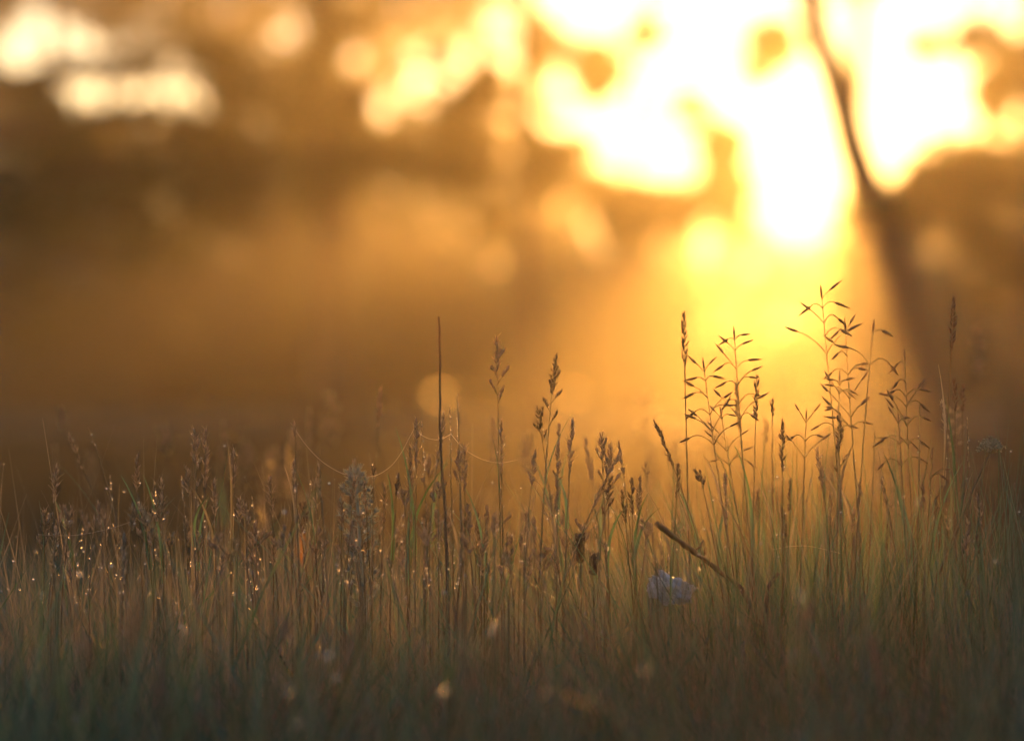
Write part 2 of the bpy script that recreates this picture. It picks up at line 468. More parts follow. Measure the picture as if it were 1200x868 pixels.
SKYGAPS = [(130, 75, 112, 30), (200, 112, 46, 20), (60, 60, 50, 40), (325, 40, 14, 8), (455, 112, 9, 10), (488, 72, 4, 22),
           (542, 60, 8, 6), (594, 50, 8, 8), (590, 112, 6, 5), (592, 185, 8, 9), (425, 60, 6, 6), (100, 135, 5, 4)]
back_tree(60, 88, -90, 150, -20, 458, SKYGAPS, 'big hazy tree behind the olive boughs at the far left', M['leaf'])
back_tree(255, 94, 150, 330, -20, 458, SKYGAPS, 'big hazy tree between the olive boughs and the tall dark tree', M['leaf'])
back_tree(430, 90, 330, 500, -20, 458, SKYGAPS, 'big hazy tree directly behind the tall dark tree', M['leaf'])
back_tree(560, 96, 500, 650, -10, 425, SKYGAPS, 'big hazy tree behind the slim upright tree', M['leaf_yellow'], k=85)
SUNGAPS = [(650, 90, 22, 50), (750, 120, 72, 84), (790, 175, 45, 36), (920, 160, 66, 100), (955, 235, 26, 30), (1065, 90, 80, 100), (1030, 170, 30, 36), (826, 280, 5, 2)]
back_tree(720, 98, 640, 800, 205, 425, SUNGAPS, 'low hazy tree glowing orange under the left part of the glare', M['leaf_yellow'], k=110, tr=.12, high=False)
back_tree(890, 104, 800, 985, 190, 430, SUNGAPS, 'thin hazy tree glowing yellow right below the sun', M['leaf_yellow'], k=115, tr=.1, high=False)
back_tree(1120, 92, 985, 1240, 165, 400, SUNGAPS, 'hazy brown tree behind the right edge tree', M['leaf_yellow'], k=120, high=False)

# row of bushes closing off the meadow
bushes = [  # px, top row, half width px, distance, colour, label
    (20, 250, 110, 78, 'rounded dark bush in the haze at the far left edge of the meadow'),
    (190, 235, 110, 82, 'tall hazy bush second from the left beyond the meadow'),
    (350, 225, 100, 79, 'dark hazy bush beneath the tall dark tree'),
    (500, 240, 95, 82, 'orange tinted hazy bush beyond the meadow left of the slim tree'),
    (640, 235, 85, 80, 'orange glowing hazy bush at the foot of the slim tree'),
    (745, 265, 60, 83, 'low bush in golden haze under the bright sky'),
    (845, 400, 70, 84, 'lowest bush in the yellow glow below the sun'),
    (960, 385, 50, 82, 'small bush in yellow haze left of the foot of the leaning tree'),
    (1085, 290, 85, 79, 'brown hazy bush behind the foot of the leaning tree'),
    (1215, 250, 85, 78, 'dark hazy bush at the far right edge of the meadow'),
]
for px, top, hw, d, lab in bushes:
    c = P(px, HZ, d); zt = P(px, top, d).z; rx = hw / F * d
    root = empty('bush', (c.x, d, 0)); tag(root, lab, 'bush', 'bushes closing off the far side of the meadow')
    sb = MB(); cls = []
    n = int(14 + zt * 7)
    for i in range(n):
        x = R.uniform(-1, 1); z = R.random()
        zz = .2 + (zt - .35) * z * math.sqrt(max(0.05, 1 - .8 * x * x))
        cc = (c.x + x * rx * (1.1 - .35 * z), d + R.uniform(-.8, .8), zz)
        cls.append((cc, (.75, .8, .55), 240))
    for i in range(7):
        e = Vector(cls[i][0]); sb.tube([Vector((c.x + R.uniform(-.2, .2), d, 0)), Vector((c.x, d, 0)).lerp(e, .5) + Vector((0, 0, .2)), e], lambda t: .05 * (1 - .8 * t), 5)
    sb.build('stems', M['bark'], root)
    V, Fq = leaf_cloud([a for a, b_, k in cls], [b_ for a, b_, k in cls], [k for a, b_, k in cls], .09)
    np_mesh('foliage', V, Fq, M['bush'], root, smooth=False)

# far wood behind everything
cls = []
for i in range(300):
    x = R.uniform(-58, 58); px = 600 + x / 112 * F
    top = 2.2 + 1.2 * math.sin(x * .35) + R.uniform(-.5, .5)
    if 640 < px < 1120: top = 1.0 + R.uniform(-.3, .4)
    elif px < 640: top += 1.5
    cls.append(((x, 112 + R.uniform(-4, 4), R.uniform(.3, max(.6, top))), (1.6, 1.2, .8), 110))
V, Fq = leaf_cloud([a for a, b_, k in cls], [b_ for a, b_, k in cls], [k for a, b_, k in cls], .2)
tag(np_mesh('far_wood', V, Fq, M['bush'], smooth=False), 'distant wood merging into one dim band behind the bushes', 'wood', kind='stuff')

# ------------------------------------------------------------------ grass
def top_row(px):
    """row where the thick of the grass ends, along the focused strip"""
    return float(np.interp(px, [-300, 45, 150, 300, 420, 520, 620, 730, 800, 880, 960, 1050, 1160, 1500],
                           [650, 645, 640, 640, 632, 628, 655, 662, 640, 618, 625, 612, 600, 600]))

def grass_height(x, y):
    px = 600 + x / FOCUS * F
    return H + (HZ - top_row(px)) / F * FOCUS

def blades(name, n, xr, yr, mat, hmul, w0, label, bend=.12, tilt=.10, up=.05, cat='grass', seed=1, hfix=None, seg=6):
    rng = np.random.default_rng(seed)
    if isinstance(xr, tuple):
        x = rng.uniform(xr[0], xr[1], n)
    else:
        x = None
    y = rng.uniform(yr[0], yr[1], n)
    if x is None: x = rng.uniform(-1, 1, n) * (xr[0] if isinstance(xr, list) else xr) * 1.0
    # tussocks
    tx = rng.uniform(x.min(), x.max(), n // 60 + 4); ty = rng.uniform(yr[0], yr[1], len(tx))
    k = rng.integers(0, len(tx), n); pull = rng.random(n) < .6
    x = np.where(pull, tx[k] + rng.normal(0, .035, n), x); y = np.where(pull, ty[k] + rng.normal(0, .035, n), y)
    th = rng.normal(1, .045, len(tx))
    hh = np.array([grass_height(a, b_) for a, b_ in zip(x, y)]) if hfix is None else np.full(n, hfix)
    L = hh * hmul * rng.normal(.95, .055, n) * np.where(pull, th[k], 1) + up * rng.random(n) ** 3
    if hfix is None:
        L *= 1 - .22 * np.clip(3.45 - y, 0, .19) - .055 * np.clip(3.26 - y, 0, 1.5) - .45 * np.clip(y - 3.62, 0, .6)
    L = np.clip(L, .05, .72)
    if hfix is None: L = np.minimum(L, np.where(y < 2.7, .535, .72))
    az = rng.uniform(0, 2 * np.pi, n)
    bd = np.abs(rng.normal(0, bend, n)) + .02
    out = np.stack([np.cos(az), np.sin(az)], 1)
    ph = az + np.pi / 2 + rng.normal(0, .5, n)
    sd_ = np.stack([np.cos(ph), np.sin(ph), np.zeros(n)], 1)
    w = w0 * rng.uniform(.55, 1.3, n)
    VV = np.zeros((n, seg + 1, 3, 3))
    tl = rng.normal(0, tilt, (n, 2)); tl = np.concatenate([tl, np.zeros((n, 1))], 1)
    droop = rng.random(n) ** 3 * .10
    for i in range(seg + 1):
        t = i / seg
        base = np.stack([x, y, np.zeros(n)], 1)
        o = bd * t ** 2.2 * L * 2
        z = L * t * (1 - .12 * t * bd * 4) - droop * max(0, t - .6) ** 2 * 6
        c = base + np.concatenate([out * o[:, None], z[:, None]], 1) + tl * (L * t)[:, None]
        ww = (w * (1 - t ** 2.5) * .5 + .0001)[:, None]
        VV[:, i, 0] = c - sd_ * ww
        VV[:, i, 1] = c + np.concatenate([out, np.zeros((n, 1))], 1) * ww * .5
        VV[:, i, 2] = c + sd_ * ww
    base = np.arange(n)[:, None, None] * (3 * (seg + 1)) + np.arange(seg)[None, :, None] * 3
    q = np.concatenate([base + np.array([0, 1, 4, 3]), base + np.array([1, 2, 5, 4])], 1).reshape(-1, 4)
    o = np_mesh(name, VV.reshape(-1, 3), q, mat)
    tag(o, label, cat, kind='stuff')
    return VV

TIPS = []
TIPS.append(blades('green_grass', 19000, (-1.25, 1.25), (1.9, 3.95), M['blade'], 1.0, .0046, 'dense green dewy grass blades filling the lower part of the picture', bend=.30, tilt=.2, seed=3))
TIPS.append(blades('green_grass', 15000, (-.9, .9), (2.3, 3.45), M['blade'], 1.07, .0056, 'short crossing cool green blades making the thick lower turf', bend=.5, tilt=.34, up=.03, seed=33))
TIPS.append(blades('dry_grass', 6000, (-1.25, .35), (2.9, 3.9), M['dry'], 1.02, .0022, 'thin straw coloured dry grass blades catching golden light among the green', bend=.14, seed=4))
TIPS.append(blades('dry_grass', 1800, (.3, 1.25), (2.9, 3.9), M['dry'], 1.0, .0022, 'few dry grass blades mixed into the green grass at the right', bend=.14, seed=14))
TIPS.append(blades('dry_grass', 3800, (-.62, .26), (3.3, 3.66), M['dry'], 1.04, .0016, 'fine pale dry grass standing in the sharpest strip and edged with gold', bend=.10, up=.04, seed=24))
TIPS.append(blades('green_grass', 2600, (.15, .62), (3.3, 3.66), M['blade'], 1.08, .003, 'taller fine green grass under the brome stalks at the right', bend=.08, up=.06, seed=25))
TIPS.append(blades('green_grass', 3200, (-.9, .9), (2.2, 3.15), M['blade'], 1.12, .0085, 'broad bent green blades blurred in the near foreground', bend=.5, up=.03, seed=31))
TIPS.append(blades('dry_grass', 1500, (-.62, .62), (3.3, 3.7), M['dry'], 1.06, .0012, 'tall hair thin dry stems rising loosely out of the sharp strip', bend=.14, tilt=.16, up=.13, seed=32))
blades('meadow_grass', 14000, (-3, 3), (4.2, 9), M['blade'], 1, .006, 'shorter grass stretching away behind the sharp strip', hfix=.40, seed=5, seg=4)
M['far_grass'] = ramp_mat('far_grass', [(.07, .055, .025), (.12, .09, .045)], .8, .1, None)
blades('meadow_grass', 26000, (-11, 11), (9, 34), M['far_grass'], 1, .02, 'blurred far grass of the misty meadow', hfix=.34, seed=6, seg=3)

# ------------------------------------------------------------------ stalks
DEW = []       # (centre, radius)
def bez(a, b_, c, n):
    return [a.lerp(b_, t).lerp(b_.lerp(c, t), t) for t in [i / n for i in range(n + 1)]]

def stalk_path(px, py, lean, d, bow):
    """tip first; the stalk passes row 700 at px+lean, then runs down to the ground"""
    a = P(px, py, d); c = P(px + lean, 700, d + R.uniform(-.03, .03))
    mid = a.lerp(c, .5) + Vector((bow / F * d, 0, 0))
    pts = bez(a, mid, c, 16)
    foot = Vector((c.x + (c.x - mid.x) * .5, c.y, 0))
    for i in range(1, 7): pts.append(c.lerp(foot, i / 6))
    return pts

def along(pts, s):
    """point and upward direction s metres below the tip"""
    acc = 0
    for i in range(len(pts) - 1):
        l = (pts[i + 1] - pts[i]).length
        if acc + l >= s:
            return pts[i].lerp(pts[i + 1], (s - acc) / l), (pts[i] - pts[i + 1]).normalized()
        acc += l
    return pts[-1], Vector((0, 0, 1))

def outdir(u, a):
    s = u.cross(Vector((0, 1, .01))).normalized(); f = u.cross(s)
    return s * math.cos(a) + f * math.sin(a)

def head_spike(mb, pts, L, wid=.0078, dens=1.0, gap=0.0):
    n = int(L / .0011 * dens)
    for i in range(n):
        s = L * (i + R.random()) / n
        if gap and math.sin(s * 900 / (1 + gap)) > .75 - gap * .3 and s > L * .35: continue
        p, u = along(pts, s)
        q = s / L
        env = math.sin(min(1, q * 1.6 + .12) * math.pi / 2) * (1 if q < .75 else (1 - q) / .25 * .8 + .2)
        o = outdir(u, R.uniform(0, 6.28))
        a = p + o * .0004
        ln = R.uniform(.0038, .0062)
        t = a + u * ln + o * (wid * env * R.uniform(.25, .62))
        mb.spindle(a, t, R.uniform(.0011, .0019), 4)
        if R.random() < .8: mb.spindle(t - (t - a) * .2, t + (u + o * R.uniform(.2, 1.4)) * R.uniform(.0015, .0035), .0003, 3)

def branch(mb, sb, p, u, o, ln, side_len, wid=.0022, droop=0.0, r=.0004):
    mid = p + u * ln * .5 + o * ln * .35
    e = p + u * ln * (.75 - droop) + o * ln * .7
    pp = bez(p, mid, e, 5)
    sb.tube(pp, r, 4)
    t = (pp[-1] - pp[-2]).normalized()
    mb.spindle(e - t * .001, e + t * side_len, wid, 5, .35)

def head_brome(mb, sb, pts, L, big=1.0, sparse=1.0):
    mb.spindle(along(pts, .010)[0], pts[0] + (pts[0] - pts[1]).normalized() * .004, .0022 * big, 5)
    s = .010; k = 0
    while s < L:
        p, u = along(pts, s)
        q = s / L
        for j in range(2 if q < .3 else R.choice((2, 3, 3))):
            if R.random() > sparse * .88: continue
            an = (k + j) * math.pi + R.uniform(-.7, .7)
            branch(mb, sb, p, u, outdir(u, an), (.008 + .022 * q * R.uniform(.35, 1.3)) * big, R.uniform(.010, .014) * big, R.uniform(.0022, .0029) * big, R.uniform(-.25, .75))
        k += 1; s += R.uniform(.007, .019) * (1 + .4 * q)

def head_panicle(mb, sb, pts, L, wid=.012):
    """compact top, then short ascending side branches covered with spikelets"""
    head_spike(mb, pts, L * .5, .0085, 1.15)
    s = L * .35; k = R.randint(0, 1)
    while s < L:
        p, u = along(pts, s); o = outdir(u, k * math.pi + R.uniform(-.6, .6))
        ln = R.uniform(.009, .019) * (wid / .012)
        e = p + u * ln * .8 + o * ln * R.uniform(.25, .75)
        sb.tube([p, p.lerp(e, .5) + u * .001, e], .0003, 4)
        for i in range(int(ln / .0010)):
            c = p.lerp(e, .35 + .65 * R.random()); oo = outdir(u, R.uniform(0, 6.28))
            mb.spindle(c, c + u * R.uniform(.003, .005) + oo * .0013, .0014, 4)
        k += 1; s += R.uniform(.006, .013)

def head_fluffy(mb, sb, pts, L, wid=.02):
    s = .002; k = 0
    while s < L:
        p, u = along(pts, s); q = s / L
        for j in range(3):
            o = outdir(u, R.uniform(0, 6.28)); ln = wid * (.3 + .7 * math.sin(q * 2.6 + .3)) * R.uniform(.5, 1)
            e = p + u * ln * .6 + o * ln * .7
            sb.tube([p, p.lerp(e, .5) + u * .001, e], .0002, 3)
            for i in range(4):
                c = p.lerp(e, .4 + .6 * R.random()) + outdir(u, R.uniform(0, 6.28)) * .0014
                mb.spindle(c, c + u * .0032 + o * .001, .0012, 3)
        s += R.uniform(.003, .006)

def head_beads(mb, sb, pts, L):
    s = 0
    while s < L:
        p, u = along(pts, s); o = outdir(u, R.uniform(0, 6.28))
        mb.spindle(p, p + u * .004 + o * .0006, .0011, 4)
        if R.random() < .5: DEW.append((p + o * .0008, R.uniform(.0005, .0010)))
        s += R.uniform(.003, .006)

def stalk(px, py, kind, hl, lean, d, label, bow=0, mat='seed', leaves=1, r=.00075, group=None, name='grass_stalk', dew=.5, wid=None):
    d = d + R.uniform(-.02, .02)
    pts = stalk_path(px, py, lean, d, bow)
    L = hl / F * d
    root = empty(name, pts[-1]); tag(root, label, 'grass', group)
    sb = MB(); mb = MB()
    top = pts[0]
    sb.tube(pts, lambda t: r * (.45 + .75 * t), 6)
    if kind == 'spike': head_spike(mb, pts, L, wid or .0078)
    elif kind == 'thin': head_spike(mb, pts, L, wid or .005, .85, .4)
    elif kind == 'brome': head_brome(mb, sb, pts, L)
    elif kind == 'brome_sparse': head_brome(mb, sb, pts, L, 1.15, .62)
    elif kind == 'brome_small': head_brome(mb, sb, pts, L, .8, .9)
    elif kind == 'panicle': head_panicle(mb, sb, pts, L, wid or .012)
    elif kind == 'fluffy': head_fluffy(mb, sb, pts, L, wid or .02)
    elif kind == 'beads': head_beads(mb, sb, pts, L)
    elif kind == 'club':
        n = int(L / .0008)
        p0, u = along(pts, L)
        sb2 = [along(pts, L * i / 8)[0] for i in range(9)]
        mb.tube(sb2, lambda t: .0036 * math.sin(min(1, t * 3 + .25) * 1.57) * (1 if t < .8 else .85), 9)
        for i in range(n * 4):
            p, u = along(pts, L * R.random()); o = outdir(u, R.uniform(0, 6.28))
            mb.spindle(p + o * .003, p + o * .0048 + u * .0015, .0013, 4)
    sb.build('stem', M['dead'] if kind == 'bare_dead' else M['stem'], root)
    if mb.v: mb.build('seed_head', M[mat], root)
    for i in range(leaves):
        # a blade leaving the stem low down
        p, u = along(pts, (pts[0] - pts[16]).length * R.uniform(.55, .95))
        sgn = R.choice((-1, 1)); ln = R.uniform(.05, .11)
        side = Vector((R.uniform(-.3, .3), 1, 0)).normalized() if R.random() < .5 else Vector((1, R.uniform(-.4, .4), 0)).normalized()
        e = p + u * ln * R.uniform(.8, 1.1) + Vector((sgn * ln * R.uniform(.08, .35), R.uniform(-.03, .03), 0))
        lf = MB(); lf.ribbon(bez(p, p + u * ln * .6, e, 7), lambda t: .0030 * (1 - t ** 1.6) + .0003, side)
        lf.build('leaf', M['blade'] if R.random() < .6 else M['dry'], root)
    for i in range(int(dew * 10)):
        s = R.uniform(0, (pts[0] - pts[16]).length); p, u = along(pts, s)
        o = outdir(u, R.uniform(0, 6.28)); DEW.append((p + o * (.0012 if s > L or 'brome' in kind or kind in ('beads', 'fluffy') else .003), R.choice((.0004, .0005, .0006, .0009))))
    return root

ST = [
 # left
 (72, 472, 'spike', 26, 6, 4.3, 'soft focus narrow brown spike at the far left edge above the others', 0, 'seed'),
 (81, 503, 'thin', 46, 72, 3.7, 'narrow dark head on a stalk slanting down to the right at far left', 8, 'seed'),
 (103, 492, 'bare', 0, 50, 3.6, 'bare arching straw bent over to the left at far left', 14, 'seed'),
 (53, 592, 'panicle', 62, -2, 3.5, 'low dewy brown head at the left border of the picture', 0, 'seed'),
 (72, 588, 'thin', 42, 22, 3.6, 'small thin head leaning left beside the lowest left head', 4, 'seed'),
 (160, 530, 'spike', 42, 8, 3.55, 'single brown spike rising just left of the thick pair of drooping heads', -2, 'seed'),
 (163, 584, 'panicle', 58, 24, 3.5, 'thick brown head slanting left, one of the heavy low pair at left', 2, 'seed'),
 (168, 592, 'panicle', 52, 12, 3.45, 'second thick brown head of the heavy low pair at left, nearer upright', 2, 'seed'),
 (190, 578, 'panicle', 32, 2, 3.5, 'small clumped head just right of the heavy low pair', 0, 'seed'),
 (228, 497, 'panicle', 76, 5, 3.5, 'left one of the two tall twin brown heads in the left third', 0, 'seed'),
 (241, 498, 'spike', 68, -4, 3.5, 'right and slimmer one of the two tall twin brown heads in the left third', 0, 'seed'),
 (219, 548, 'thin', 30, 12, 3.5, 'short side head leaning left under the tall twin brown heads', 3, 'seed'),
 (274, 522, 'thin', 44, -4, 3.5, 'narrow dewy head standing right of the twin heads', 0, 'seed'),
 (251, 558, 'spike', 40, 3, 3.5, 'short dark spike between the twin heads and the narrow dewy head', 0, 'seed'),
 (262, 488, 'thin', 26, 2, 4.4, 'blurred stalk with a bright orange dewdrop, right of the twin heads', 0, 'seed'),
 (281, 578, 'spike', 30, -4, 3.45, 'short plump spike low below the narrow dewy head', 0, 'seed'),
 (299, 606, 'thin', 26, 4, 3.45, 'very low thin head at the right foot of the short plump spike', 0, 'seed'),
 (345, 500, 'fluffy', 80, -18, 4.35, 'pale fluffy blurred panicle left of where the long spider thread starts', 0, 'seed'),
 (320, 520, 'fluffy', 60, 10, 4.5, 'faint feathery blurred panicle, leftmost of the fluffy blurred ones', 0, 'seed'),
 (363, 474, 'thin', 48, -4, 4.3, 'blurred thin dark head beside the left end of the long spider thread', 0, 'seed'),
 (346, 490, 'thin', 16, 5, 3.48, 'thin stem holding up the left end of the longest spider thread', 0, 'seed'),
 (386, 455, 'fluffy', 60, 34, 4.7, 'blurred pale panicle leaning left above the silvery herb', 0, 'seed'),
 (370, 556, 'thin', 40, 2, 3.5, 'thin dewy head left of the silvery herb', 0, 'seed'),
 (357, 582, 'panicle', 44, 4, 3.6, 'dark drooping head just above the withered orange leaf', 0, 'dark_seed'),
 (446, 450, 'thin', 44, -12, 3.8, 'slim tall dotted head standing alone above the silvery herb', -3, 'seed'),
 (438, 538, 'thin', 14, -2, 3.5, 'tiny dark tip topped by a glowing dewdrop right of the silvery herb', 0, 'dark_seed'),
 # centre left
 (466, 550, 'spike', 26, -9, 3.5, 'short blunt dark head slanting right between silvery herb and dead stalk', -1, 'dark_seed'),
 (451, 562, 'thin', 46, -5, 3.5, 'thin brown head directly right of the tiny dewdrop tip', 0, 'seed'),
 (427, 558, 'thin', 46, 9, 3.45, 'dewy thin head in front of the silvery herb', 0, 'seed'),
 (488, 487, 'spike', 56, -2, 3.5, 'dark spike where two spider threads meet, left of the dead stalk', 0, 'seed'),
 (494, 490, 'beads', 70, 10, 3.5, 'thin beaded stem touching the spike where the threads meet', 0, 'seed'),
 (480, 516, 'spike', 66, 0, 3.5, 'dark plump spike just left of the spike holding the spider threads', 0, 'seed'),
 (474, 570, 'panicle', 36, 4, 3.5, 'low gold edged head at the foot of the dark plump spike', 0, 'seed'),
 (520, 478, 'thin', 62, -22, 3.45, 'long loose head crossing in front of the dead stalk, leaning right', -6, 'seed'),
 (502, 528, 'panicle', 54, 7, 3.75, 'brown soft head just left of the dead stalk', 0, 'seed'),
 (527, 472, 'beads', 60, 5, 3.5, 'left one of two fine stems strung with dew beads right of the dead stalk', 0, 'seed'),
 (536, 458, 'beads', 60, 8, 3.5, 'right and taller one of two fine stems strung with dew beads', 0, 'seed'),
 (544, 516, 'spike', 54, 2, 3.5, 'full dark head right of the two bead strung stems', 0, 'seed'),
 (538, 524, 'panicle', 44, 4, 3.5, 'dark head pressed against the left of the full dark head', 0, 'seed'),
 (514, 560, 'panicle', 36, 0, 3.5, 'small head in front of the dead stalk', 0, 'seed'),
 (548, 586, 'spike', 34, 8, 3.5, 'short head leaning left, first of three low heads right of the dead stalk', 0, 'seed'),
 (560, 594, 'spike', 34, 3, 3.5, 'middle one of three low heads right of the dead stalk', 0, 'dark_seed'),
 (570, 588, 'thin', 38, 1, 3.5, 'slimmest and rightmost of three low heads right of the dead stalk', 0, 'seed'),
 (582, 390, 'panicle', 78, 6, 3.5, 'tallest gold edged head at centre with thin side branches spreading in a V', 0, 'seed'),
 (587, 488, 'thin', 60, 4, 3.5, 'dewy thin head hugging the stem of the tallest gold edged head', 0, 'seed'),
 (578, 486, 'spike', 50, 2, 4.1, 'blurred brown spike behind the tallest gold edged head', 0, 'seed'),
 # centre
 (614, 505, 'spike', 42, 0, 4.2, 'left one of two blurred brown spikes by the right end of the spider thread', 0, 'seed'),
 (621, 500, 'spike', 40, 0, 4.3, 'right one of two blurred brown spikes by the right end of the spider thread', 0, 'seed'),
 (626, 524, 'spike', 40, -12, 3.5, 'sharp grey brown spike just below the end of the spider thread', -3, 'seed'),
 (651, 410, 'panicle', 92, -20, 3.5, 'tall dark head at centre leaning right with narrow side branches', -5, 'dark_seed'),
 (631, 472, 'panicle', 50, 28, 3.5, 'dark head leaning left, crossing the stem of the tall dark head', 2, 'dark_seed'),
 (655, 492, 'thin', 18, -3, 3.7, 'small tip just right of the stem of the tall dark head', 0, 'seed'),
 (654, 514, 'spike', 62, -2, 3.5, 'long head below the small tip right of the tall dark head', 0, 'seed'),
 (645, 572, 'panicle', 60, 18, 3.6, 'loose brown head leaning left below the tall dark head', 4, 'seed'),
 (671, 486, 'spike', 58, -10, 3.5, 'slightly leaning spiky head standing free right of the tall dark head', -2, 'seed'),
 (686, 508, 'spike', 50, 26, 3.8, 'blurred grey head leaning left beside the bushy pale cluster', 5, 'seed'),
 (705, 502, 'panicle', 60, 8, 3.5, 'tallest head of the bushy pale cluster right of centre', 0, 'seed'),
 (725, 525, 'spike', 70, -72, 3.45, 'pale dewy head of the bushy cluster slanting far to the right', -10, 'seed'),
 (715, 515, 'panicle', 60, -4, 3.55, 'middle head of the bushy pale cluster', 0, 'seed'),
 (716, 555, 'panicle', 58, -16, 3.45, 'dark crooked head hanging below the bushy pale cluster', -6, 'dark_seed'),
 (725, 512, 'thin', 44, 20, 3.5, 'thin arched head leaning left, just right of the bushy cluster', 6, 'seed'),
 (740, 556, 'spike', 40, 4, 3.5, 'dark upright head, middle of three right of the bushy cluster', 0, 'dark_seed'),
 (730, 570, 'spike', 38, 12, 3.5, 'dark head leaning left, lowest of three right of the bushy cluster', 0, 'dark_seed'),
 (750, 553, 'spike', 44, -6, 3.5, 'grey head leaning right, rightmost of three right of the bushy cluster', 0, 'seed'),
 (680, 617, 'club', 34, 1, 3.5, 'dark thick club shaped seed head standing low at centre right', 0, 'dark_seed'),
 (696, 640, 'club', 26, 0, 3.5, 'smaller dark club shaped seed head low beside the thick one', 0, 'dark_seed'),
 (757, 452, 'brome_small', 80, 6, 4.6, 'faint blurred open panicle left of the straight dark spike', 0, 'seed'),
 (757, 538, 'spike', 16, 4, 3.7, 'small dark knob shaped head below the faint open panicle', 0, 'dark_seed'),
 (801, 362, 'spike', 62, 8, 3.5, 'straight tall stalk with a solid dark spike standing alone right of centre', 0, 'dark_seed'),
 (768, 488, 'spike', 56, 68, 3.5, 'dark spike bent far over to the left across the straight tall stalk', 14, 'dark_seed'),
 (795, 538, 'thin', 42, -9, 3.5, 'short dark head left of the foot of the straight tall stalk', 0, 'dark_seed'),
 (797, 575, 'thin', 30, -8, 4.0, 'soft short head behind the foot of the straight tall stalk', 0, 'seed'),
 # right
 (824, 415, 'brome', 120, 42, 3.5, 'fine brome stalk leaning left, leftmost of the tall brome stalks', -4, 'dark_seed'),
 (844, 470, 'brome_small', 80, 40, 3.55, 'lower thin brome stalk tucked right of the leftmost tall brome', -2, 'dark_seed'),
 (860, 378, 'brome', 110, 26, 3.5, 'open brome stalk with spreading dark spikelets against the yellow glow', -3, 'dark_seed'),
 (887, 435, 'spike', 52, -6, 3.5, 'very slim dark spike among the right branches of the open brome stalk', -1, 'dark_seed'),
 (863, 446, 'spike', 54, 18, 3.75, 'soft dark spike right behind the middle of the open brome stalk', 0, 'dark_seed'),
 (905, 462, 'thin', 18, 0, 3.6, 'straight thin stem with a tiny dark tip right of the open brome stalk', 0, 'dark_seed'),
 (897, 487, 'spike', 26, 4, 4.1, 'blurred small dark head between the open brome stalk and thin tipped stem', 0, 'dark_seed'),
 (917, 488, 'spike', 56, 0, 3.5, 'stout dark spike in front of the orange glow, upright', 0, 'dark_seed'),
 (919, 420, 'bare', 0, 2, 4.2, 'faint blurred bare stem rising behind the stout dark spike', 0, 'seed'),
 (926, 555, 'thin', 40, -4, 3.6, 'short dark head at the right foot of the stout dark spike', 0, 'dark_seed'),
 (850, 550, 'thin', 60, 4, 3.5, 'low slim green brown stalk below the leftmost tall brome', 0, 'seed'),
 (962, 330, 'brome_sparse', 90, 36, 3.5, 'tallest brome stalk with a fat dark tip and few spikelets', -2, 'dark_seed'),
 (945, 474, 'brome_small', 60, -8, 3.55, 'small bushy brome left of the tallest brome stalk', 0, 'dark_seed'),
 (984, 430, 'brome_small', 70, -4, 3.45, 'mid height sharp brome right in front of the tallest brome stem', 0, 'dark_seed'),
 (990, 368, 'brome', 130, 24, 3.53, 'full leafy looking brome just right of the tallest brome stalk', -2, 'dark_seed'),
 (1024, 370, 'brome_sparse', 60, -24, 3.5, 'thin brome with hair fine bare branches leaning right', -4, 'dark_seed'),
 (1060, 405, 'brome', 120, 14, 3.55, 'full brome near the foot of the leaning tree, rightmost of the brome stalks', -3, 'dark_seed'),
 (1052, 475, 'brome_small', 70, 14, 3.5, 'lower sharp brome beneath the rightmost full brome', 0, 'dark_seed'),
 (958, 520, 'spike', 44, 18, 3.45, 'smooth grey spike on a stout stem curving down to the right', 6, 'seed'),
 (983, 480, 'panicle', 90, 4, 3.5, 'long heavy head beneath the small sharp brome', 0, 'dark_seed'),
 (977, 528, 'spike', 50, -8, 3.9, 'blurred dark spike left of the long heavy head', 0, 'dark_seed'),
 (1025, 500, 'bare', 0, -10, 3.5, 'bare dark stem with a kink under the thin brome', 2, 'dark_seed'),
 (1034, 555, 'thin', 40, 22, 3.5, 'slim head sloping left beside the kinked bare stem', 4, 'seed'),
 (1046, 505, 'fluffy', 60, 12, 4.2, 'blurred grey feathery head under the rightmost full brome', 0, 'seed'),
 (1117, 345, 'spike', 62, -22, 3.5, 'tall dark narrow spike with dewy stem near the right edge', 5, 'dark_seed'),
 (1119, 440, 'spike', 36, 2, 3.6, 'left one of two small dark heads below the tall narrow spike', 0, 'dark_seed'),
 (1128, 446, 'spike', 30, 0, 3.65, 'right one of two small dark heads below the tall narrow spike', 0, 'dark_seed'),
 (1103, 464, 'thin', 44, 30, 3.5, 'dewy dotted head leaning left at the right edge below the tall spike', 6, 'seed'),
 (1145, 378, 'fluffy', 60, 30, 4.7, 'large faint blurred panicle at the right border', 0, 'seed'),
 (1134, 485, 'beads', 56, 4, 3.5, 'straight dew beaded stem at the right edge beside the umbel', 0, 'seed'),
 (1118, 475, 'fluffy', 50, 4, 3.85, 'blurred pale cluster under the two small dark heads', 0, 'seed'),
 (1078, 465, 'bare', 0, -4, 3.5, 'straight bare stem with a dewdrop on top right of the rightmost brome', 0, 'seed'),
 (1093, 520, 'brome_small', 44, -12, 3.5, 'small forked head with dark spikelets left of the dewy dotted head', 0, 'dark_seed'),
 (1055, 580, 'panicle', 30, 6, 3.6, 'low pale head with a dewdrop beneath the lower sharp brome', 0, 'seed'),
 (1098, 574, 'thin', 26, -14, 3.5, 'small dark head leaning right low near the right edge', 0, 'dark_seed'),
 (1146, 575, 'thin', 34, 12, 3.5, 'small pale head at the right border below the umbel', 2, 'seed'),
 (820, 546, 'panicle', 28, 28, 3.5, 'small stubby head leaning left below the leftmost tall brome', 4, 'dark_seed'),
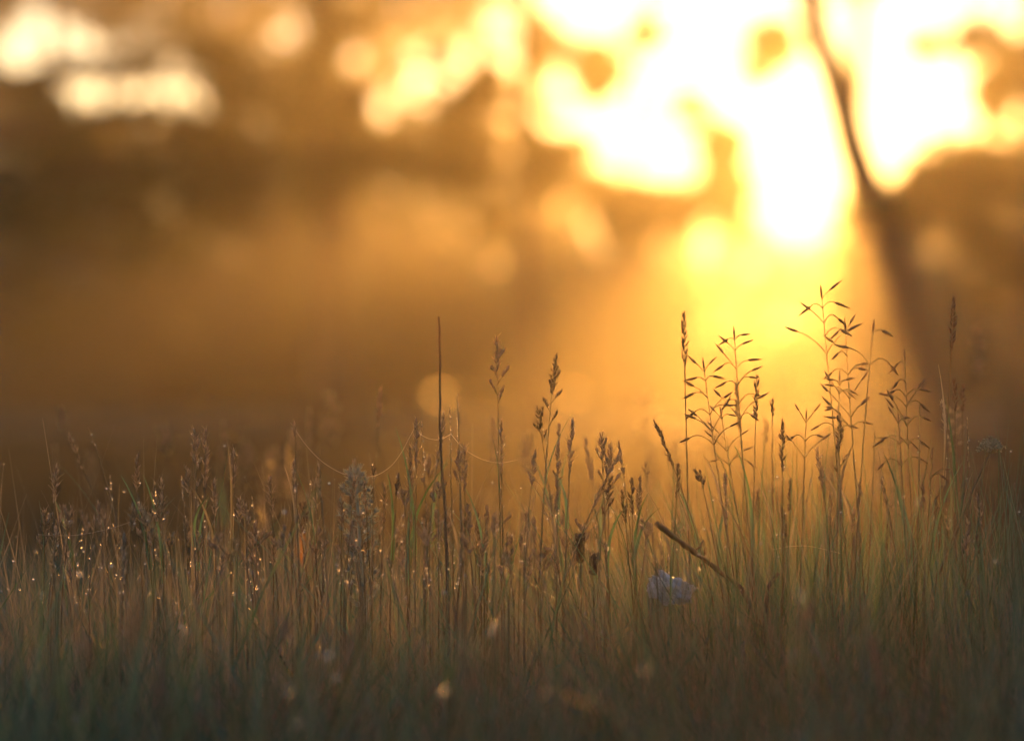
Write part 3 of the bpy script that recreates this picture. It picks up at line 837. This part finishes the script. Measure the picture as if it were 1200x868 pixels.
 (1000, 590, 'thin', 30, -4, 3.5, 'low slim head right of the foot of the long heavy head', 0, 'seed'),
]
for e in ST:
    px, py, kind, hl, lean, d, lab, bow, mat = e
    r = .00075
    if 'straight tall' in lab: r = .0008
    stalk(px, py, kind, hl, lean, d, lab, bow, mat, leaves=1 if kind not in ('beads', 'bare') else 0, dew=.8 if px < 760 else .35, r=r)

# dead straight stalk, the darkest upright line at centre left
pts = [P(514, 363, 3.42), P(515, 450, 3.42), P(517, 520, 3.42), P(521, 600, 3.42), P(526, 700, 3.42)]
foot = pts[-1] + Vector((.01, 0, 0)); foot.z = 0
root = empty('dead_stalk', foot); tag(root, 'leafless dark dead stalk, straight as a rod, rising high at centre left', 'stalk')
mb = MB(); fine = []
for i in range(len(pts) - 1): fine += [pts[i].lerp(pts[i + 1], j / 5) for j in range(5)]
fine += [pts[-1].lerp(foot, j / 5) for j in range(6)]
fine = [p + Vector((R.uniform(-.0005, .0005) + .0006 * math.sin(i * .55), 0, 0)) for i, p in enumerate(fine)]
mb.tube(fine, lambda t: .0008 + .0010 * t + .0001 * math.sin(t * 60), 7); mb.build('stem', M['dead'], root)
for s in (.11, .19, .25):
    mb = MB(); p, u = along(fine, s); mb.ball(p, .0018, 1.3); mb.build('node', M['dead'], root)

# filler stalks
def filler(n, xr, yr, dr, kinds, hl, mats, label, group, leanr=14, leaves=0, dew=.5):
    for i in range(n):
        stalk(R.uniform(*xr), R.uniform(*yr), R.choice(kinds), R.uniform(*hl), R.uniform(-leanr, leanr), R.uniform(*dr), label,
              R.uniform(-4, 4), R.choice(mats), leaves=leaves if dr[0] > 3 else 0, group=group, dew=dew)
filler(36, (50, 340), (585, 650), (3.3, 3.75), ('thin', 'panicle', 'spike'), (22, 42), ('seed',), 'short brown dewy head crowded low in the left third, one of many alike', 'short heads crowded low in the left third')
filler(16, (60, 420), (530, 592), (3.35, 3.7), ('thin', 'spike', 'beads'), (26, 46), ('seed',), 'slim pale head of middling height among the stalks at left, one of many alike', 'slim pale heads of middling height at left')
filler(22, (345, 470), (590, 650), (3.3, 3.75), ('thin', 'panicle', 'beads'), (20, 38), ('seed',), 'short golden head crowded around the foot of the silvery herb, one of many alike', 'short heads around the silvery herb')
filler(38, (470, 660), (590, 655), (3.3, 3.75), ('thin', 'panicle', 'spike'), (20, 38), ('seed',), 'short golden rimmed head crowded low at centre, one of many alike', 'short golden heads crowded low at centre')
filler(22, (660, 800), (600, 660), (3.3, 3.75), ('thin', 'panicle', 'beads'), (18, 34), ('seed',), 'short thin head low around the dark club shaped heads, one of many alike', 'short heads around the club shaped heads')
filler(14, (810, 1150), (560, 640), (3.35, 3.7), ('thin', 'spike'), (22, 40), ('dark_seed', 'seed'), 'short dark slim head in the green grass at right, one of many alike', 'short dark heads in the green grass at right')
filler(14, (60, 420), (480, 600), (4.4, 5.4), ('fluffy', 'panicle', 'thin'), (30, 60), ('seed',), 'dim blurred stalk standing behind the sharp stalks at left, one of many alike', 'blurred stalks behind the sharp ones at left', leaves=0, dew=.2)
filler(10, (560, 800), (470, 600), (4.4, 5.4), ('fluffy', 'spike', 'thin'), (30, 55), ('seed',), 'dim blurred stalk standing behind the sharp stalks at centre, one of many alike', 'blurred stalks behind the sharp ones at centre', leaves=0, dew=.2)
filler(16, (820, 1160), (460, 600), (4.2, 5.0), ('fluffy', 'brome_small', 'spike'), (35, 70), ('dark_seed', 'seed'), 'dim blurred stalk standing behind the brome stalks at right, one of many alike', 'blurred stalks behind the brome stalks', leaves=1, dew=.2)
filler(9, (50, 620), (700, 820), (2.3, 2.85), ('panicle', 'spike'), (40, 65), ('pink_seed',), 'blurred pinkish brown head in the near foreground at lower left, one of many alike', 'blurred pinkish heads in the near foreground', leanr=30, dew=.2)
filler(3, (620, 1150), (720, 820), (2.3, 2.8), ('panicle', 'spike'), (45, 75), ('pink_seed',), 'blurred dull brown head in the near foreground at lower right, one of many alike', 'blurred dull heads in the near foreground at right', leanr=30, dew=.2)

# ------------------------------------------------------------------ silvery herb
d = 3.55
foot = Vector((P(436, 700, d).x, d, 0))
root = empty('silvery_herb', foot); tag(root, 'silvery green bushy herb with frosted tips left of the dead stalk', 'herb')
pts = bez(P(418, 548, d), P(418, 610, d), P(432, 720, d), 14) + [foot]
sb = MB(); sb.tube(pts, lambda t: .0011 + .0012 * t, 6); sb.build('stem', M['silver'], root)
lf = MB(); tp = MB()
def tuft(c, ax, n, ln):
    for i in range(n):
        oo = outdir(ax, R.uniform(0, 6.28)); q = c + (ax * R.uniform(.5, 1.1) + oo * R.uniform(.2, .8)) * ln
        lf.ribbon(bez(c, c.lerp(q, .5) + oo * ln * .15, q, 4), lambda t: .0019 * (1 - t ** 2.5) + .0003, ax.cross(oo).normalized())
        if R.random() < .5: tp.spindle(q - (q - c) * .15, q + (q - c).normalized() * .0015, .0011, 4)
        if R.random() < .05: DEW.append((q, .0005))
tuft(pts[0], Vector((0, 0, 1)), 26, .009)
s_ = .003; k = 0
while s_ < .125:
    p, u = along(pts, s_)
    ln = .006 + .012 * min(1, s_ / .03) - .004 * max(0, s_ - .05) / .07
    ln *= R.uniform(.75, 1.15)
    o = outdir(u, k * 2.4 + R.uniform(-.3, .3)); e = p + o * ln * .85 + u * ln * .55
    sb2 = bez(p, p + o * ln * .5 + u * ln * .1, e, 5)
    lf.tube(sb2, .0005, 4)
    ax = (e - p).normalized()
    for q in sb2[2:]: tuft(q, (ax + u * .3).normalized(), 6, .0055)
    tuft(e, (ax + u * .6).normalized(), 10, .006)
    s_ += R.uniform(.0016, .0028) * (1 + s_ * 12); k += 1
lf.build('foliage', M['silver'], root); tp.build('frosted_tips', M['umbel'], root)

# ------------------------------------------------------------------ umbel at the right edge
d = 3.56
top = P(1160, 524, d); foot = Vector((P(1085, 700, d).x, d, 0))
root = empty('umbel_flower', foot); tag(root, 'flat topped pale umbel on a thin slanting green stem at the right border', 'flower')
sb = MB(); sb.tube(bez(top, P(1128, 590, d), P(1092, 690, d), 12) + [foot], lambda t: .0008 + .001 * t, 6)
sb.build('stem', M['stem'], root)
ry = MB(); fl = MB()
for i in range(20):
    a = i * 2.4; q = math.sqrt(i / 20) * .011
    e = top + Vector((q * math.cos(a), q * math.sin(a), .010 - q * q * 45))
    ry.tube([top, top.lerp(e, .5) - Vector((0, 0, .001)), e], .00035, 4)
    for k in range(14):
        c = e + Vector((R.gauss(0, .0024), R.gauss(0, .0024), R.gauss(.001, .0022)))
        fl.ball(c, R.uniform(.0006, .0011), .8)
ry.build('rays', M['stem'], root); fl.build('florets', M['umbel'], root)

# ------------------------------------------------------------------ stick lying in the grass
a = P(770, 606, 3.32); b_ = P(868, 680, 3.50)
foot = b_ + Vector((.30, .42, 0)); foot.z = 0.0
root_pts = [a, a.lerp(b_, .25), a.lerp(b_, .5) + Vector((0, 0, .0006)), a.lerp(b_, .75), b_, b_.lerp(foot, .3) , b_.lerp(foot, .65), foot]
fine = []
for i in range(len(root_pts) - 1): fine += [root_pts[i].lerp(root_pts[i + 1], j / 4) for j in range(4)]
fine.append(foot)
mb = MB(); mb.tube([p + Vector((R.uniform(-.0004, .0004), 0, R.uniform(-.0004, .0004))) for p in fine], lambda t: .0025 - .0008 * t + .00035 * math.sin(t * 37) + .0003 * math.sin(t * 83), 9)
q = a.lerp(b_, .42); mb.tube([q, q + Vector((.006, 0, .004)), q + Vector((.009, .002, .010))], lambda t: .0012 - .0005 * t, 6)
o = mb.build('stick', M['stick']); tag(o, 'dark straight stick slanting down to the right out of the grass', 'stick')
a = P(912, 663, 3.4); b_ = P(900, 680, 3.4)
mb = MB(); f2 = Vector((b_.x - .05, 3.45, 0)); mb.tube([a, a.lerp(b_, .5), b_, b_.lerp(f2, .5), f2], lambda t: .0016 + .0008 * t, 7)
tag(mb.build('stick', M['stick']), 'short stub of a dark twig in the grass right of the long stick', 'stick')

# ------------------------------------------------------------------ crumpled film
c = P(788, 676, 3.46)
import bmesh
from mathutils import noise
bmf = bmesh.new(); bmesh.ops.create_icosphere(bmf, subdivisions=5, radius=1)
for v in bmf.verts:
    p = v.co.copy()
    k = 1 + .42 * (abs(noise.noise(p * 1.7 + Vector((7.3, 2.2, 5.1)))) * 2 - .5) + .26 * abs(noise.noise(p * 4.3)) - .16 * abs(noise.noise(p * 9.1)) + .06 * noise.noise(p * 22)
    v.co = Vector((c.x + p.x * k * .019, c.y + .02 + p.y * k * .018, c.z - .006 + p.z * k * .0125 - .005 * p.x))
me = bpy.data.meshes.new('plastic_film'); bmf.to_mesh(me); bmf.free(); me.materials.append(M['film'])
o = bpy.data.objects.new('plastic_film', me); COL.objects.link(o)
dc = o.modifiers.new('facets', 'DECIMATE'); dc.ratio = .16
tag(o, 'crumpled bluish white scrap of shiny film half buried in grass under the stick', 'litter')

# ------------------------------------------------------------------ withered leaf
d = 4.0
c = P(357, 634, d)
mb = MB()
mb.ribbon(bez(c + Vector((.002, 0, -.024)), c + Vector((-.009, .004, 0)), c + Vector((.001, 0, .021)), 10), lambda t: .009 * math.sin(math.pi * min(1, max(.03, t))) + .0006, Vector((1, .25, 0)).normalized())
root = empty('withered_leaf', c - Vector((0, 0, .024))); tag(root, 'withered orange leaf glowing in the backlight below the dark drooping head', 'leaf')
mb.build('leaf_blade', M['orange_leaf'], root)
mb = MB(); mb.tube([c + Vector((.002, 0, -.024)), c + Vector((.004, 0, -.05)), Vector((c.x + .005, d, 0))], .0006, 4); mb.build('leaf_stem', M['stem'], root)

# ------------------------------------------------------------------ spider threads
def thread(pix, d, label, r=.00032):
    pts = [P(x, y, d) for x, y in pix]
    fine = []
    n = len(pts)
    for i in range(n - 1):
        p0 = pts[max(i - 1, 0)]; p1 = pts[i]; p2 = pts[i + 1]; p3 = pts[min(i + 2, n - 1)]
        for j in range(8):
            t = j / 8
            fine.append(.5 * ((2 * p1) + (p2 - p0) * t + (2 * p0 - 5 * p1 + 4 * p2 - p3) * t * t + (3 * p1 - p0 - 3 * p2 + p3) * t ** 3))
    fine.append(pts[-1])
    mb = MB(); mb.tube(fine, r * .5, 5)
    for q in fine:
        if R.random() < .6: DEW.append((q, R.uniform(.0002, .00042)))
    o = mb.build('spider_thread', M['silk']); tag(o, label, 'spider thread', 'dewy spider threads strung between the stalks')
thread([(347, 497), (360, 515), (378, 533), (400, 546), (420, 550), (440, 549), (458, 538), (471, 521), (480, 504), (489, 488)], 3.48, 'longest spider thread sagging deeply from the fluffy panicle to the spike')
thread([(489, 497), (498, 504), (510, 507), (520, 505), (529, 500)], 3.46, 'shortest spider thread crossing in front of the dead stalk')
thread([(529, 501), (540, 514), (553, 524), (568, 531), (585, 534), (600, 532), (617, 528)], 3.48, 'shallow spider thread running right from the bead strung stems')
thread([(45, 618), (85, 619), (125, 612), (160, 601)], 3.5, 'faint low spider thread at the left border', .00018)
thread([(905, 636), (925, 632), (950, 632), (985, 640)], 3.5, 'faint low spider thread in the grass under the stout dark spike', .00018)

# ------------------------------------------------------------------ dew
for VV, pr in zip(TIPS, (.10, .12, .25, .2, .5, .25, .15, .8)):
    n = len(VV)
    for i in range(n):
        if R.random() < pr:
            k = R.randint(3, VV.shape[1] - 1)
            p = VV[i, k, 1]
            if p.tolist()[2] > .68 or p[1] < 2.2 or abs(p[0]) > .18 * p[1]: continue
            if p[1] < 3.1 and R.random() < .12:
                DEW.append((Vector(p), R.uniform(.0011, .0017))); continue
            DEW.append((Vector(p), R.choice((.0004, .0005, .0006, .0007, .0008, .0010, .0012))))
mb = MB()
for c, r in DEW: mb.ball(c, r)
tag(mb.build('dew', M['dew']), 'countless tiny dewdrops glinting on the grass and seed heads', 'dew', kind='stuff')

big = [(520, 800, 2.6, .0020), (385, 758, 2.7, .0018), (341, 740, 2.75, .0011), (575, 731, 2.8, .0016), (610, 717, 3.0, .0011), (540, 745, 2.7, .0012),
       (94, 664, 3.0, .0014), (333, 591, 3.15, .0013), (263, 514, 3.65, .0010), (755, 776, 2.5, .0015), (930, 760, 2.6, .0014), (339, 800, 2.5, .0015),
       (680, 738, 3.05, .0013), (295, 662, 3.2, .0009), (577, 557, 3.7, .0010), (437, 536, 3.5, .0011), (825, 611, 3.7, .0012), (801, 611, 3.65, .0010),
       (640, 801, 2.6, .0012), (520, 685, 3.2, .0011), (1000, 740, 2.7, .001), (217, 730, 2.8, .0012)]
proto = None
for x, y, d, r in big:
    if proto is None:
        mb = MB(); mb.ball((0, 0, 0), 1.0, 1.0); proto = mb.build('dewdrop', M['dew']); o = proto
    else:
        o = proto.copy(); COL.objects.link(o)
    o.location = P(x, y, d); o.scale = (r, r, r)
    tag(o, 'large round dewdrop shining as a pale orange disc on a grass blade', 'dewdrop', 'large dewdrops shining as round orange discs')
